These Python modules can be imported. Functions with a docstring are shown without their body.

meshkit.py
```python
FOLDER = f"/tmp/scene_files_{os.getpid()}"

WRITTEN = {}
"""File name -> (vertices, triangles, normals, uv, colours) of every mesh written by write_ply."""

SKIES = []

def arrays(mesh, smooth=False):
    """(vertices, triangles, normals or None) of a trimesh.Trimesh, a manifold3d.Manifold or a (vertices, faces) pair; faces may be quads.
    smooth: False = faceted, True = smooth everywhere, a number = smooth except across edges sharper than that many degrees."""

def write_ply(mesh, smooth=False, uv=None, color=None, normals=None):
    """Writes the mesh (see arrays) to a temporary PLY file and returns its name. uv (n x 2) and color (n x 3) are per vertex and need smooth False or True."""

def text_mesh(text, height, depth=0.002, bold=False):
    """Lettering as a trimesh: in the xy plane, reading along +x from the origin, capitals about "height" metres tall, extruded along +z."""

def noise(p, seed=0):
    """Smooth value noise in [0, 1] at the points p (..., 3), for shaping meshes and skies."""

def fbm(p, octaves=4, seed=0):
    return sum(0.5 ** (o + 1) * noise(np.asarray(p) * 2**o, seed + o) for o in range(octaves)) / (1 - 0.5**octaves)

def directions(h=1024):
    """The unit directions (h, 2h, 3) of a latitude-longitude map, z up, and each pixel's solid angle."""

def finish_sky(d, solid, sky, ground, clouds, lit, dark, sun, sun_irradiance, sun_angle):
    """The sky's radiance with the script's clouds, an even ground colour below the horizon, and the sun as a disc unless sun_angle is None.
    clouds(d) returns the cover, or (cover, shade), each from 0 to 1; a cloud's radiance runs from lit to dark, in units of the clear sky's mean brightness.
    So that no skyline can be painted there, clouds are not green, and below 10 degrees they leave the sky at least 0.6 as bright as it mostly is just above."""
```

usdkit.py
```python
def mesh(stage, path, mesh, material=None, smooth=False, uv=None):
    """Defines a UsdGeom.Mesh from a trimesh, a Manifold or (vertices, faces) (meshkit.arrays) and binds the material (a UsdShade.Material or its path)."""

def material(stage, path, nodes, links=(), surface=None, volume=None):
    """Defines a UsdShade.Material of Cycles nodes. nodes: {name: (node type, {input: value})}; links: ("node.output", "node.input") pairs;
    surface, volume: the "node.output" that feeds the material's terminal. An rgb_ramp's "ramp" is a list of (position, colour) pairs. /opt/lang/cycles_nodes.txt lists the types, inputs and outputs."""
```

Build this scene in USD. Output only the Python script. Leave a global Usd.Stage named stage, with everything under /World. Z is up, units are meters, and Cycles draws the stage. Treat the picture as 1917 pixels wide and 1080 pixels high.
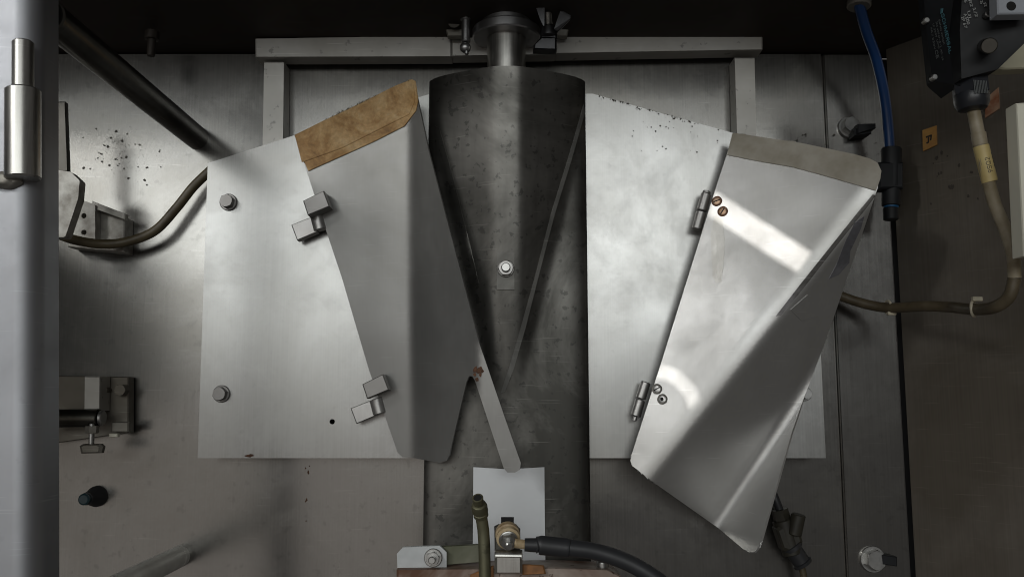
import math, random
import numpy as np, trimesh, usdkit, meshkit
from scipy.spatial import Delaunay
from shapely.geometry import Polygon, Point
from shapely import contains_xy
from pxr import Usd, UsdGeom, UsdLux, UsdShade, Gf, Sdf

rng = random.Random(7)
stage = Usd.Stage.CreateInMemory()
UsdGeom.SetStageUpAxis(stage, UsdGeom.Tokens.z)
UsdGeom.SetStageMetersPerUnit(stage, 1.0)
UsdGeom.Xform.Define(stage, '/World')
UsdGeom.Scope.Define(stage, '/World/Looks')

# ---------------------------------------------------------------- camera
W, H, F = 1917.0, 1080.0, 1600.0            # the photograph's size and its focal length in its own pixels
CAM = np.array([0.0, -0.72, 1.30])
TILT = math.atan(0.125)                      # looking slightly up
cam = UsdGeom.Camera.Define(stage, '/World/camera')
cam.AddTranslateOp().Set(Gf.Vec3d(*CAM))
cam.AddRotateXOp().Set(90 + math.degrees(TILT))
cam.CreateHorizontalApertureAttr(36.0)
cam.CreateVerticalApertureAttr(36.0 * 9 / 16)
cam.CreateFocalLengthAttr(36.0 * F / W)
cam.CreateClippingRangeAttr(Gf.Vec2f(0.02, 50))
cam.CreateExposureAttr(0.60)

# ---------------------------------------------------------------- light: hall lamps in front of the open cabinet, plus added lights
def rect_light(name, pos, target, w, h, power, color):
    l = UsdLux.RectLight.Define(stage, '/World/' + name)
    pos, target = Gf.Vec3d(*pos), Gf.Vec3d(*target)
    m = Gf.Matrix4d().SetLookAt(pos, target, Gf.Vec3d(0, 0, 1) if abs((target - pos).GetNormalized()[2]) < .99 else Gf.Vec3d(0, 1, 0)).GetInverse()
    l.AddTransformOp().Set(m)
    l.CreateWidthAttr(w); l.CreateHeightAttr(h)
    l.CreateNormalizeAttr(False)
    l.CreateIntensityAttr(power); l.CreateColorAttr(Gf.Vec3f(*color))
    return l
rect_light('hall_lamps', (-0.7, -5.0, 2.38), (-0.7, 0, 2.38), 5.0, 1.16, 2.65, (0.97, 1.0, 0.985))
rect_light('left_lamps', (-3.0, -3.6, 3.4), (0.15, 0.0, 1.40), 1.1, 0.7, 19.0, (1.0, 1.0, 0.98))
rect_light('low_fill_light', (-2.4, -4.6, 0.7), (-1.5, 0, 1.2), 5.4, 2.0, 0.24, (1.0, 0.92, 0.85))  # added low fill for the lower wall, no doorway seen
SLOT_POS = np.array([-1.10, -1.75, 2.35])
sl_ = UsdLux.SphereLight.Define(stage, '/World/band_light'); sl_.AddTranslateOp().Set(Gf.Vec3d(*SLOT_POS)); sl_.CreateRadiusAttr(.0015); sl_.CreateNormalizeAttr(True); sl_.CreateIntensityAttr(11.0); sl_.CreateColorAttr(Gf.Vec3f(1, .97, .93))  # added tiny light, only for the bright bands on the open flap
dome = UsdLux.DomeLight.Define(stage, '/World/room_air')
dm = usdkit.material(stage, '/World/Looks/room', {'b': ('background_shader', {'color': (1.0, 0.95, 0.91), 'strength': 0.044})}, surface='b.background')
UsdShade.MaterialBindingAPI.Apply(dome.GetPrim()).Bind(dm)

# ---------------------------------------------------------------- from the photograph's pixels to rays, and points on real planes
FWD = np.array([0, math.cos(TILT), math.sin(TILT)])
UP = np.array([0, -math.sin(TILT), math.cos(TILT)])
RIGHT = np.array([1.0, 0, 0])
def ray(px, py):
    px, py = np.asarray(px, float), np.asarray(py, float)
    return FWD + ((px - W / 2) / F)[..., None] * RIGHT + ((H / 2 - py) / F)[..., None] * UP
def P(px, py, y):                            # on the upright plane at depth y
    d = ray(px, py); t = (np.asarray(y, float) - CAM[1]) / d[..., 1]
    return CAM + d * t[..., None]
def PSIDE(px, py, off=0.0):                   # on the side wall
    d = ray(px, py); o = np.array([SIDE, WALL - .004, 0]) + SNOR * off
    t = ((o - CAM) @ SNOR) / (d @ SNOR)
    return CAM + d * t[..., None]
def PZ(px, py, z):
    d = ray(px, py); t = (z - CAM[2]) / d[..., 2]
    return CAM + d * t[..., None]
def S(px, py, y):                            # metres per pixel there
    return float(np.dot(P(px, py, y) - CAM, FWD)) / F
class Plane:
    def __init__(s, a, b, c):
        a, b, c = (P(*q) if not isinstance(q, np.ndarray) else q for q in (a, b, c))
        s.n = np.cross(b - a, c - a); s.n /= np.linalg.norm(s.n); s.a = a
    def t(s, px, py):
        return ((s.a - CAM) @ s.n) / (ray(px, py) @ s.n)
    def at(s, px, py):
        return CAM + ray(px, py) * s.t(px, py)[..., None]
def smax(a, b, k): h = np.clip(.5 + .5 * (a - b) / k, 0, 1); return b + (a - b) * h + k * h * (1 - h)
def smin(a, b, k): return -smax(-a, -b, k)
WALL = 0.030                                  # back wall's face
SIDE = float(P(1674, 430, WALL)[0])           # where the splayed right side wall begins
SDIR = np.array([math.cos(math.radians(46)), -math.sin(math.radians(46)), 0]); SNOR = np.array([-SDIR[1], SDIR[0], 0]) * -1
TOP = float(P(950, 100, WALL)[2])             # ceiling

# ---------------------------------------------------------------- materials
def mat(name, nodes, links, surface='p.BSDF'):
    return usdkit.material(stage, '/World/Looks/' + name, nodes, links, surface=surface)
def metal(name, base, rough, streak=0.12, smudge=0.25, metallic=0.9, scale=(500, 500, 8), tint=None, spots=0.0, spot_scale=90, bump=0.15, rvar=0.10, spotcol=None, scratch=0.35, spot_at=0.64, surface_mark=0.055):
    """Brushed, slightly dirty sheet metal: streaks along one axis, large smudges, a few dark spots."""
    b = np.array(base if np.ndim(base) else (base,) * 3, float)
    dirt = np.array(tint if tint is not None else b * np.array([.72, .70, .66]))
    if metallic > .8:                        # well used, dulled steel
        b, dirt = b * .74, dirt * .74
        spotcol = None if spotcol is None else np.array(spotcol) * .74
    n = {
        'g': ('geometry', {}),
        'm': ('mapping', {'mapping_type': 'point', 'scale': scale}),
        'st': ('noise_texture', {'scale': 1.0, 'detail': 5.0, 'roughness': 0.65}),
        'lg': ('noise_texture', {'scale': 7.0, 'detail': 6.0, 'roughness': 0.62, 'distortion': 0.6}),
        'lr': ('map_range', {'from_min': 0.38, 'from_max': 0.68, 'to_min': 0.0, 'to_max': smudge * 2.2, 'clamp': True}),
        'c1': ('mix_color', {'blend_type': 'mix', 'a': tuple(b), 'b': tuple(dirt)}),
        'sr': ('map_range', {'from_min': 0.25, 'from_max': 0.75, 'to_min': 1 - streak, 'to_max': 1 + streak}),
        'c2': ('mix_color', {'blend_type': 'multiply', 'fac': 1.0}),
        'sp': ('noise_texture', {'scale': spot_scale, 'detail': 3.0, 'roughness': 0.55}),
        'spr': ('map_range', {'from_min': spot_at, 'from_max': spot_at + .05, 'to_min': 0.0, 'to_max': spots, 'clamp': True}),
        'c3': ('mix_color', {'blend_type': 'mix', 'b': tuple(spotcol) if spotcol is not None else tuple(b * .35)}),
        'r1': ('math', {'math_type': 'multiply_add', 'value2': rvar * 1.6, 'value3': rough - rvar * .8 - .05}),
        'r2': ('math', {'math_type': 'multiply_add', 'value2': 0.24}),
        'sm': ('noise_texture', {'scale': 24.0, 'detail': 7.0, 'roughness': 0.68, 'distortion': 0.35}),
        'smr': ('map_range', {'from_min': 0.46, 'from_max': 0.70, 'to_min': 0.0, 'to_max': surface_mark, 'clamp': True}),
        'r3': ('math', {'math_type': 'add'}),
        'ms': ('mapping', {'mapping_type': 'point', 'rotation': (0.3, 0.75, 0.2), 'scale': (30, 30, 900)}),
        'sc': ('noise_texture', {'scale': 1.0, 'detail': 1.0}),
        'scr': ('map_range', {'from_min': 0.70, 'from_max': 0.76, 'to_min': 0.0, 'to_max': scratch, 'clamp': True}),
        'c4': ('mix_color', {'blend_type': 'mix', 'b': tuple(np.minimum(b * 1.45, .9))}),
        'bp': ('bump', {'strength': bump, 'distance': 0.00005}),
        'p': ('principled_bsdf', {'metallic': metallic, 'ior': 1.5}),
    }
    l = [('g.position', 'm.vector'), ('m.vector', 'st.vector'), ('g.position', 'lg.vector'), ('g.position', 'sp.vector'),
         ('lg.fac', 'lr.value'), ('lr.result', 'c1.fac'), ('st.fac', 'sr.value'), ('c1.result', 'c2.a'), ('sr.result', 'c2.b'),
         ('sp.fac', 'spr.value'), ('spr.result', 'c3.fac'), ('c2.result', 'c3.a'), ('c3.result', 'c4.a'), ('g.position', 'ms.vector'), ('ms.vector', 'sc.vector'), ('sc.fac', 'scr.value'), ('scr.result', 'c4.fac'), ('c4.result', 'p.base_color'),
         ('st.fac', 'r1.value1'), ('lg.fac', 'r2.value1'), ('r1.value', 'r2.value3'), ('g.position', 'sm.vector'), ('sm.fac', 'smr.value'), ('smr.result', 'r3.value1'), ('r2.value', 'r3.value2'), ('r3.value', 'p.roughness'),
         ('st.fac', 'bp.height'), ('bp.normal', 'p.normal')]
    return mat(name, n, l)
def plain(name, col, rough, metallic=0.0, var=0.25, scale=60, bump=0.2, spec=0.5, dirt=None, dist=0.0006):
    c = np.array(col, float)
    d = np.array(dirt if dirt is not None else c * (1 - var))
    return mat(name, {
        'g': ('geometry', {}), 'n': ('noise_texture', {'scale': scale, 'detail': 6.0, 'roughness': 0.6}),
        'r': ('map_range', {'from_min': .35, 'from_max': .68, 'to_min': 0, 'to_max': 1, 'clamp': True}),
        'c': ('mix_color', {'a': tuple(c), 'b': tuple(d)}),
        'rr': ('math', {'math_type': 'multiply_add', 'value2': 0.2, 'value3': rough - .1}),
        'b': ('bump', {'strength': bump, 'distance': dist}),
        'p': ('principled_bsdf', {'metallic': metallic, 'specular_ior_level': spec})},
        [('g.position', 'n.vector'), ('n.fac', 'r.value'), ('r.result', 'c.fac'), ('c.result', 'p.base_color'), ('n.fac', 'rr.value1'), ('rr.value', 'p.roughness'), ('n.fac', 'b.height'), ('b.normal', 'p.normal')])
M = {
    'wall': metal('brushed_wall_steel', (.36, .354, .34), .15, surface_mark=.035, rvar=.03, streak=.05, smudge=.35, metallic=.95, scale=(700, 700, 9), spots=.2, spot_scale=120, bump=.04),
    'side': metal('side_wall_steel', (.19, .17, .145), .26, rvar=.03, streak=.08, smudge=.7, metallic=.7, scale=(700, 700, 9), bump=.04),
    'ceiling': metal('shaded_ceiling_steel', (.035, .030, .026), .5, smudge=.5, metallic=.4, scale=(40, 40, 40), tint=(.03, .02, .013)),  # the ceiling's shadow is put into this near-black base
    'plate': metal('brushed_plate_steel', (.54, .54, .53), .23, rvar=.03, streak=.05, smudge=.22, metallic=.93, scale=(800, 800, 10), spots=.12, spot_scale=150, bump=.05, scratch=.10),
    'plate_left': metal('brushed_plate_steel_shaded', (.43, .43, .42), .23, rvar=.03, streak=.05, smudge=.22, metallic=.93, scale=(800, 800, 10), spots=.12, spot_scale=150, bump=.05, scratch=.10),  # same steel as the right plate, its dimmer light put into the base
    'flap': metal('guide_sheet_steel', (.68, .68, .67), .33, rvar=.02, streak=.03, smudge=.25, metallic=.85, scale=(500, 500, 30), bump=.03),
    'flap_left': metal('guide_sheet_steel_shaded', (.41, .41, .40), .33, rvar=.02, streak=.03, smudge=.3, metallic=.86, scale=(500, 500, 30), bump=.03, scratch=.2),  # left flap's weaker light put into a darker base colour
    'bar': metal('bar_steel', (.47, .46, .435), .42, streak=.08, smudge=.35, metallic=.5, scale=(60, 300, 60), spots=.6, spot_scale=130),
    'post': metal('post_steel', (.46, .47, .50), .45, rvar=.02, streak=.03, smudge=.2, metallic=.9, scale=(300, 300, 12), spots=.1, bump=.03),
    'tube': metal('dark_tube_steel', (.215, .208, .193), .31, streak=.12, smudge=.7, metallic=.87, scale=(120, 120, 9), tint=(.075, .073, .066), spots=.5, spot_scale=150, spotcol=(.04, .04, .038), rvar=.06, spot_at=.60),
    'tab': metal('dull_tab_steel', (.22, .215, .20), .38, metallic=.85, smudge=.6, tint=(.12, .118, .11), scale=(200, 200, 30)),
    'crease': metal('pale_crease_steel', (.26, .255, .24), .5, metallic=.6, smudge=.9, tint=(.13, .128, .12)),  # slightly paler than the tube body
    'neck': metal('turned_steel', (.62, .61, .58), .24, streak=.10, smudge=.15, metallic=.97, scale=(500, 500, 20)),
    'clampm': metal('polished_clamp_steel', (.52, .52, .53), .27, streak=.04, smudge=.2, metallic=.97, scale=(60, 60, 60)),
    'darksteel': metal('dark_bracket_steel', (.12, .115, .105), .4, smudge=.4, metallic=.8, scale=(80, 80, 80)),
    'rod': metal('oily_rod_steel', (.16, .155, .14), .22, smudge=.6, metallic=.95, scale=(60, 10, 60), tint=(.05, .045, .035)),
    'palerod': metal('pale_rod_steel', (.78, .77, .73), .42, metallic=.35, smudge=.4, scale=(60, 60, 60)),
    'wingm': metal('dark_polished_steel', (.11, .11, .115), .25, streak=.04, smudge=.3, metallic=.95, scale=(60, 60, 60)),
    'bolt': metal('zinc_bolt_steel', (.58, .58, .57), .28, smudge=.3, metallic=.95, scale=(150, 150, 150)),
    'hinge': metal('hinge_steel', (.52, .51, .50), .34, smudge=.25, metallic=.9, scale=(300, 60, 60)),
    'hinge_dark': metal('hinge_dull_steel', (.34, .33, .32), .4, smudge=.3, metallic=.9, scale=(60, 60, 60)),
    'screw': metal('rusty_screw_steel', (.40, .34, .28), .4, smudge=.6, metallic=.8, scale=(300, 300, 300), tint=(.22, .12, .06)),
    'rust': plain('rust', (.13, .055, .025), .8, dirt=(.05, .025, .015), scale=400),
    'soot': plain('black_dirt', (.055, .045, .036), .8, scale=400),
    'hole': plain('hole_shadow_black', (.01, .01, .01), .9),
    'film': metal('white_sheet', (.60, .62, .64), .38, streak=.02, smudge=.12, scratch=.05, metallic=.1, scale=(60, 60, 60), bump=.03),
    'tape_brown': mat('brown_cloth_tape', {
        'g': ('geometry', {}), 'n': ('noise_texture', {'scale': 34.0, 'detail': 7.0, 'roughness': .62, 'distortion': .8}), 'f': ('noise_texture', {'scale': 420.0, 'detail': 3.0}),
        'r': ('rgb_ramp', {'ramp': [(.30, (.18, .095, .034)), (.43, (.33, .185, .066)), (.55, (.46, .295, .13)), (.68, (.54, .39, .21))]}),
        'fr': ('map_range', {'from_min': .3, 'from_max': .7, 'to_min': .82, 'to_max': 1.1}), 'c': ('mix_color', {'blend_type': 'multiply', 'fac': 1.0}),
        'a': ('math', {'math_type': 'add'}), 'b': ('bump', {'strength': .5, 'distance': .0012}), 'p': ('principled_bsdf', {'roughness': .6, 'specular_ior_level': .35})},
        [('g.position', 'n.vector'), ('g.position', 'f.vector'), ('n.fac', 'r.fac'), ('f.fac', 'fr.value'), ('r.color', 'c.a'), ('fr.result', 'c.b'), ('c.result', 'p.base_color'), ('n.fac', 'b.height'), ('b.normal', 'p.normal')]),
    'tape_grey': plain('grey_glass_tape', (.36, .335, .285), .5, dirt=(.24, .215, .165), scale=45, bump=.1, spec=.3),
    'black': plain('black_plastic', (.010, .011, .013), .55, var=.3, bump=.05, spec=.3),
    'gland': plain('black_gland_plastic', (.022, .024, .030), .35, var=.3, bump=.03),
    'rubber': plain('black_rubber', (.022, .023, .026), .5, var=.3, bump=.1),
    'blue': plain('blue_tube_plastic', (.006, .036, .125), .3, var=.25, scale=30, bump=.03),
    'teal_dark': plain('dark_teal_rubber', (.012, .04, .05), .4),
    'bluering': plain('blue_ring_plastic', (.01, .10, .24), .4),
    'hose': plain('old_brown_hose', (.095, .075, .040), .5, dirt=(.045, .033, .016), scale=70, bump=.15),
    'cable': plain('dirty_cream_cable', (.40, .35, .26), .5, dirt=(.19, .15, .085), scale=45, bump=.1),
    'cable2': plain('brown_cable', (.12, .095, .058), .5, dirt=(.06, .045, .024), scale=60, bump=.12),
    'sleeve': plain('yellow_sleeve', (.62, .50, .22), .45, dirt=(.52, .40, .17), scale=60, bump=.03),
    'ink': plain('black_ink', (.02, .018, .015), .6),
    'tie': plain('cream_cable_tie', (.55, .50, .38), .45, scale=150),
    'white': plain('white_plastic', (.84, .82, .69), .4, var=.08, bump=.02, scale=20),
    'cream': plain('cream_plastic', (.50, .47, .34), .5, var=.2, scale=30),
    'orange': plain('orange_sticker', (.42, .23, .06), .5, dirt=(.30, .14, .035), scale=120),
    'redbrown': plain('red_brown_sticker', (.20, .065, .025), .5, dirt=(.36, .24, .16), scale=110),
    'greyblock': plain('grey_painted_metal', (.36, .38, .42), .5, var=.1),
    'teal': plain('teal_print', (.06, .16, .19), .6),
    'greyink': plain('grey_print', (.12, .13, .13), .6),
    'whiteink': plain('white_print', (.42, .43, .42), .6),
    'brass': metal('green_tarnished_brass', (.17, .16, .10), .45, smudge=.6, metallic=.7, scale=(60, 60, 60), tint=(.07, .075, .05), spots=.6),
    'strap': metal('green_stained_strap', (.20, .20, .16), .45, smudge=.6, metallic=.7, scale=(90, 90, 30), tint=(.09, .095, .06), spots=.8, spotcol=(.03, .03, .02)),
    'ceramic': plain('cream_insulator', (.50, .40, .25), .45, dirt=(.24, .16, .08), scale=110),
    'card': plain('orange_brown_board', (.30, .125, .035), .6, dirt=(.13, .06, .02), scale=60),
    'dirtyplate': metal('grimy_base_steel', (.42, .37, .33), .5, smudge=.9, metallic=.5, scale=(60, 60, 60), tint=(.12, .06, .035), spots=.8, spot_scale=160, spotcol=(.06, .03, .02)),
    'palebracket': metal('pale_bracket_steel', (.48, .50, .51), .45, smudge=.15, metallic=.6, scale=(80, 80, 80)),
    'paleworn': plain('worn_pale_paint', (.50, .49, .45), .5, metallic=.2, dirt=(.24, .22, .19), scale=90, bump=.2),
    'darkplastic': plain('dark_olive_fitting', (.030, .027, .018), .5, dirt=(.018, .016, .012), scale=120),
    'dull': metal('dull_grey_casting', (.34, .33, .30), .5, smudge=.5, metallic=.75, scale=(60, 60, 60), tint=(.16, .145, .12)),
    'near_black': plain('near_black_paint', (.018, .018, .020), .5),
    'surface_mark': metal('reflection_streak', (.24, .235, .24), .3, metallic=.75, smudge=1.0, tint=(.09, .085, .08), scale=(300, 300, 300), spots=.8, spot_scale=220, spotcol=(.05, .05, .055), bump=.3),  # dark reflection line on the right flap, painted as a strip
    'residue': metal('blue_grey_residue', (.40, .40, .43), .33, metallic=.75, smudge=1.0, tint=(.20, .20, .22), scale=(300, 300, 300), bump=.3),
    'drip': metal('tan_drip_stain', (.665, .66, .635), .34, metallic=.85, smudge=.6, tint=(.60, .585, .545), scale=(200, 200, 60)),
}

# ---------------------------------------------------------------- objects, parts
used = {}
def numbered(parent, name):
    k = (parent, name); i = used.get(k, -1) + 1; used[k] = i
    return f'{parent}/{name}' + (f'_{i:03d}' if i else '')
def tag(prim, **kw):
    for k, v in kw.items():
        if v: prim.SetCustomDataByKey(k, v)
origin = {'/World': np.zeros(3)}
def thing(name, base, label=None, category=None, group=None, kind=None):
    path = numbered('/World', name)
    x = UsdGeom.Xform.Define(stage, path)
    base = np.asarray(base, float)
    x.AddTranslateOp().Set(Gf.Vec3d(*base))
    origin[path] = base
    tag(x.GetPrim(), label=label, category=category, group=group, kind=kind)
    return path
def part(parent, name, mesh, material, smooth=30, label=None, kind=None):
    path = numbered(parent, name)
    o = origin[parent]
    m = trimesh.util.concatenate(mesh) if isinstance(mesh, (list, tuple)) else mesh.copy()
    m.apply_translation(-o)
    pr = usdkit.mesh(stage, path, m, M[material], smooth=smooth)
    origin[path] = o
    tag(pr.GetPrim(), label=label, kind=kind)
    return path
def single(name, mesh, material, label=None, category=None, group=None, kind=None, smooth=30):
    m = trimesh.util.concatenate(mesh) if isinstance(mesh, (list, tuple)) else mesh.copy()
    path = numbered('/World', name)
    c = m.bounds.mean(0); m.apply_translation(-c)
    pr = usdkit.mesh(stage, path, m, M[material], smooth=smooth)
    UsdGeom.Xformable(pr).AddTranslateOp().Set(Gf.Vec3d(*c))
    tag(pr.GetPrim(), label=label, category=category, group=group, kind=kind)
    origin[path] = c
    return path

# ---------------------------------------------------------------- mesh helpers
def hull(pts): return trimesh.convex.convex_hull(np.asarray(pts, float).reshape(-1, 3))
def frame(axis):
    a = np.asarray(axis, float); a = a / np.linalg.norm(a)
    h = np.array([0, 0, 1.0]) if abs(a[2]) < .9 else np.array([1.0, 0, 0])
    u = np.cross(h, a); u /= np.linalg.norm(u)
    return a, u, np.cross(a, u)
def lathe(p0, axis, profile, n=40, phase=0.0):
    """profile: (radius, distance along the axis) pairs; closed at both ends."""
    a, u, v = frame(axis); p0 = np.asarray(p0, float)
    prof = [(max(r, 1e-5), t) for r, t in profile]
    an = np.arange(n) / n * 2 * np.pi + phase
    ring = np.cos(an)[:, None] * u + np.sin(an)[:, None] * v
    V = np.vstack([p0 + a * t + ring * r for r, t in prof] + [[p0 + a * prof[0][1]], [p0 + a * prof[-1][1]]])
    Fc, k = [], len(prof)
    for i in range(k - 1):
        for j in range(n):
            q = (j + 1) % n
            Fc += [[i * n + j, i * n + q, (i + 1) * n + q], [i * n + j, (i + 1) * n + q, (i + 1) * n + j]]
    for j in range(n):
        q = (j + 1) % n
        Fc += [[k * n, q, j], [k * n + 1, (k - 1) * n + j, (k - 1) * n + q]]
    m = trimesh.Trimesh(V, Fc, process=False)
    return m
def cyl(p0, p1, r, r1=None, n=32, bev=0.0006):
    p0, p1 = np.asarray(p0, float), np.asarray(p1, float)
    L = np.linalg.norm(p1 - p0); r1 = r if r1 is None else r1
    return lathe(p0, p1 - p0, [(r - bev, 0), (r, bev), (r1, L - bev), (r1 - bev, L)], n)
def prism(p0, axis, r, h, n=6, phase=0.0, bev=0.0008):
    """A bolt head or nut, its rim chamfered."""
    a, u, v = frame(axis); p0 = np.asarray(p0, float)
    pts = []
    for rr, t in ((r, 0), (r, h - bev * 1.2), (r * .9, h)):
        an = np.arange(n) / n * 2 * np.pi + phase
        pts.append(p0 + a * t + rr * (np.cos(an)[:, None] * u + np.sin(an)[:, None] * v))
    an = np.arange(24) / 24 * 2 * np.pi
    pts.append(p0 + a * h + r * .86 * (np.cos(an)[:, None] * u + np.sin(an)[:, None] * v))
    return hull(np.vstack(pts))
def rbox(c, size, ax=None, bev=0.0008):
    """A box with chamfered edges; ax: three axis rows."""
    ax = np.eye(3) if ax is None else np.asarray(ax); s = np.asarray(size) / 2; pts = []
    for sx in (-1, 1):
        for sy in (-1, 1):
            for sz in (-1, 1):
                sg = np.array([sx, sy, sz])
                for k in range(3):
                    q = s - bev; q = q.copy(); q[k] = s[k]; pts.append((sg * q) @ ax)
    return hull(np.asarray(c) + np.array(pts))
def block(poly, y, thick, bev=0.0008):
    """A convex plate whose front outline is given in pixels, standing at depth y, chamfered all round."""
    poly = np.array(poly, float); c = P(poly[:, 0], poly[:, 1], y); mid = c.mean(0)
    d = mid - c; d /= np.linalg.norm(d, axis=1, keepdims=True)
    yv = np.array([0, 1.0, 0])
    return hull(np.vstack([c + d * bev * 1.4, c + yv * bev, c + yv * (thick - bev), c + d * bev * 1.4 + yv * thick]))
def pipe(pts, r, n=20, samples=14):
    pts = np.asarray(pts, float)
    q = np.vstack([2 * pts[0] - pts[1], pts, 2 * pts[-1] - pts[-2]]); out = []
    for i in range(1, len(q) - 2):
        for t in np.linspace(0, 1, samples, endpoint=False):
            a, b, c, d = q[i - 1], q[i], q[i + 1], q[i + 2]
            out.append(.5 * (2 * b + (c - a) * t + (2 * a - 5 * b + 4 * c - d) * t * t + (3 * b - a - 3 * c + d) * t ** 3))
    out.append(pts[-1]); out = np.array(out)
    T = np.gradient(out, axis=0); T /= np.linalg.norm(T, axis=1, keepdims=True)
    _, u, _ = frame(T[0]); V = []
    an = np.arange(n) / n * 2 * np.pi
    rr = np.broadcast_to(r, (len(out),)) if np.ndim(r) == 0 else np.interp(np.linspace(0, 1, len(out)), np.linspace(0, 1, len(r)), r)
    for p, t, R in zip(out, T, rr):
        u = u - t * (u @ t); u /= np.linalg.norm(u); v = np.cross(t, u)
        V.append(p + R * (np.cos(an)[:, None] * u + np.sin(an)[:, None] * v))
    k = len(out); V = np.vstack(V + [[out[0]], [out[-1]]]); Fc = []
    for i in range(k - 1):
        for j in range(n):
            s = (j + 1) % n
            Fc += [[i * n + j, i * n + s, (i + 1) * n + s], [i * n + j, (i + 1) * n + s, (i + 1) * n + j]]
    for j in range(n):
        s = (j + 1) % n
        Fc += [[k * n, s, j], [k * n + 1, (k - 1) * n + j, (k - 1) * n + s]]
    return trimesh.Trimesh(V, Fc, process=False)
def rounded(poly, r, keep=()):
    """Round a pixel outline's corners."""
    g = Polygon(poly).buffer(-r, join_style='mitre').buffer(r, quad_segs=6)
    return np.array(g.exterior.coords)[:-1]
def sheet(poly, at, thick, step=None, holes=(), edge=6.0):
    """Sheet metal: the outline in pixels, at(px, py) -> points of its front face; a back face a real thickness behind it and closed edges."""
    g = Polygon(poly, holes)
    rings, pts = [], []
    for ring in [g.exterior, *g.interiors]:
        L = ring.length; c = np.array(ring.coords)[:-1]; out = []
        for a, b in zip(c, np.roll(c, -1, 0)):
            k = max(1, int(np.ceil(np.linalg.norm(b - a) / edge)))
            out += [a + (b - a) * i / k for i in range(k)]
        rings.append((len(pts), len(out))); pts += out
    if step:
        x0, y0, x1, y1 = g.bounds
        gx, gy = np.meshgrid(np.arange(x0, x1, step), np.arange(y0, y1, step)); gx, gy = gx.ravel() + .37, gy.ravel() + .53
        inn = contains_xy(g.buffer(-min(step, edge) * .5), gx, gy)
        pts += list(np.stack([gx[inn], gy[inn]], 1))
    pts = np.array(pts)
    tri = Delaunay(pts).simplices
    cen = pts[tri].mean(1); tri = tri[contains_xy(g, cen[:, 0], cen[:, 1])]
    front = at(pts[:, 0], pts[:, 1])
    m = trimesh.Trimesh(front, tri, process=False)
    fn = m.face_normals; flip = np.einsum('ij,ij->i', fn, m.triangles_center - CAM) > 0
    tri = np.where(flip[:, None], tri[:, ::-1], tri)
    m = trimesh.Trimesh(front, tri, process=False)
    back = front - m.vertex_normals * thick
    n = len(pts); sides = []
    for s, c in rings:
        for i in range(c):
            a, b = s + i, s + (i + 1) % c
            sides += [[a, b, b + n], [a, b + n, a + n]]
    allm = trimesh.Trimesh(np.vstack([front, back]), np.vstack([tri, tri[:, ::-1] + n, sides]), process=False)
    allm.fix_normals()
    return allm
def wavy(px, py, amp, seed, scale=85.0):
    """Hand-bent sheet is never quite flat."""
    q = np.stack([np.asarray(px, float) / scale, np.asarray(py, float) / scale * .6, np.zeros_like(np.asarray(px, float))], -1)
    return amp * (meshkit.fbm(q, 2, seed) - .5)
def warped(y, amp, seed): return lambda px, py: P(px, py, y + wavy(px, py, amp, seed, 150.0))
def flat(y): return lambda px, py: P(px, py, y)
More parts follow.
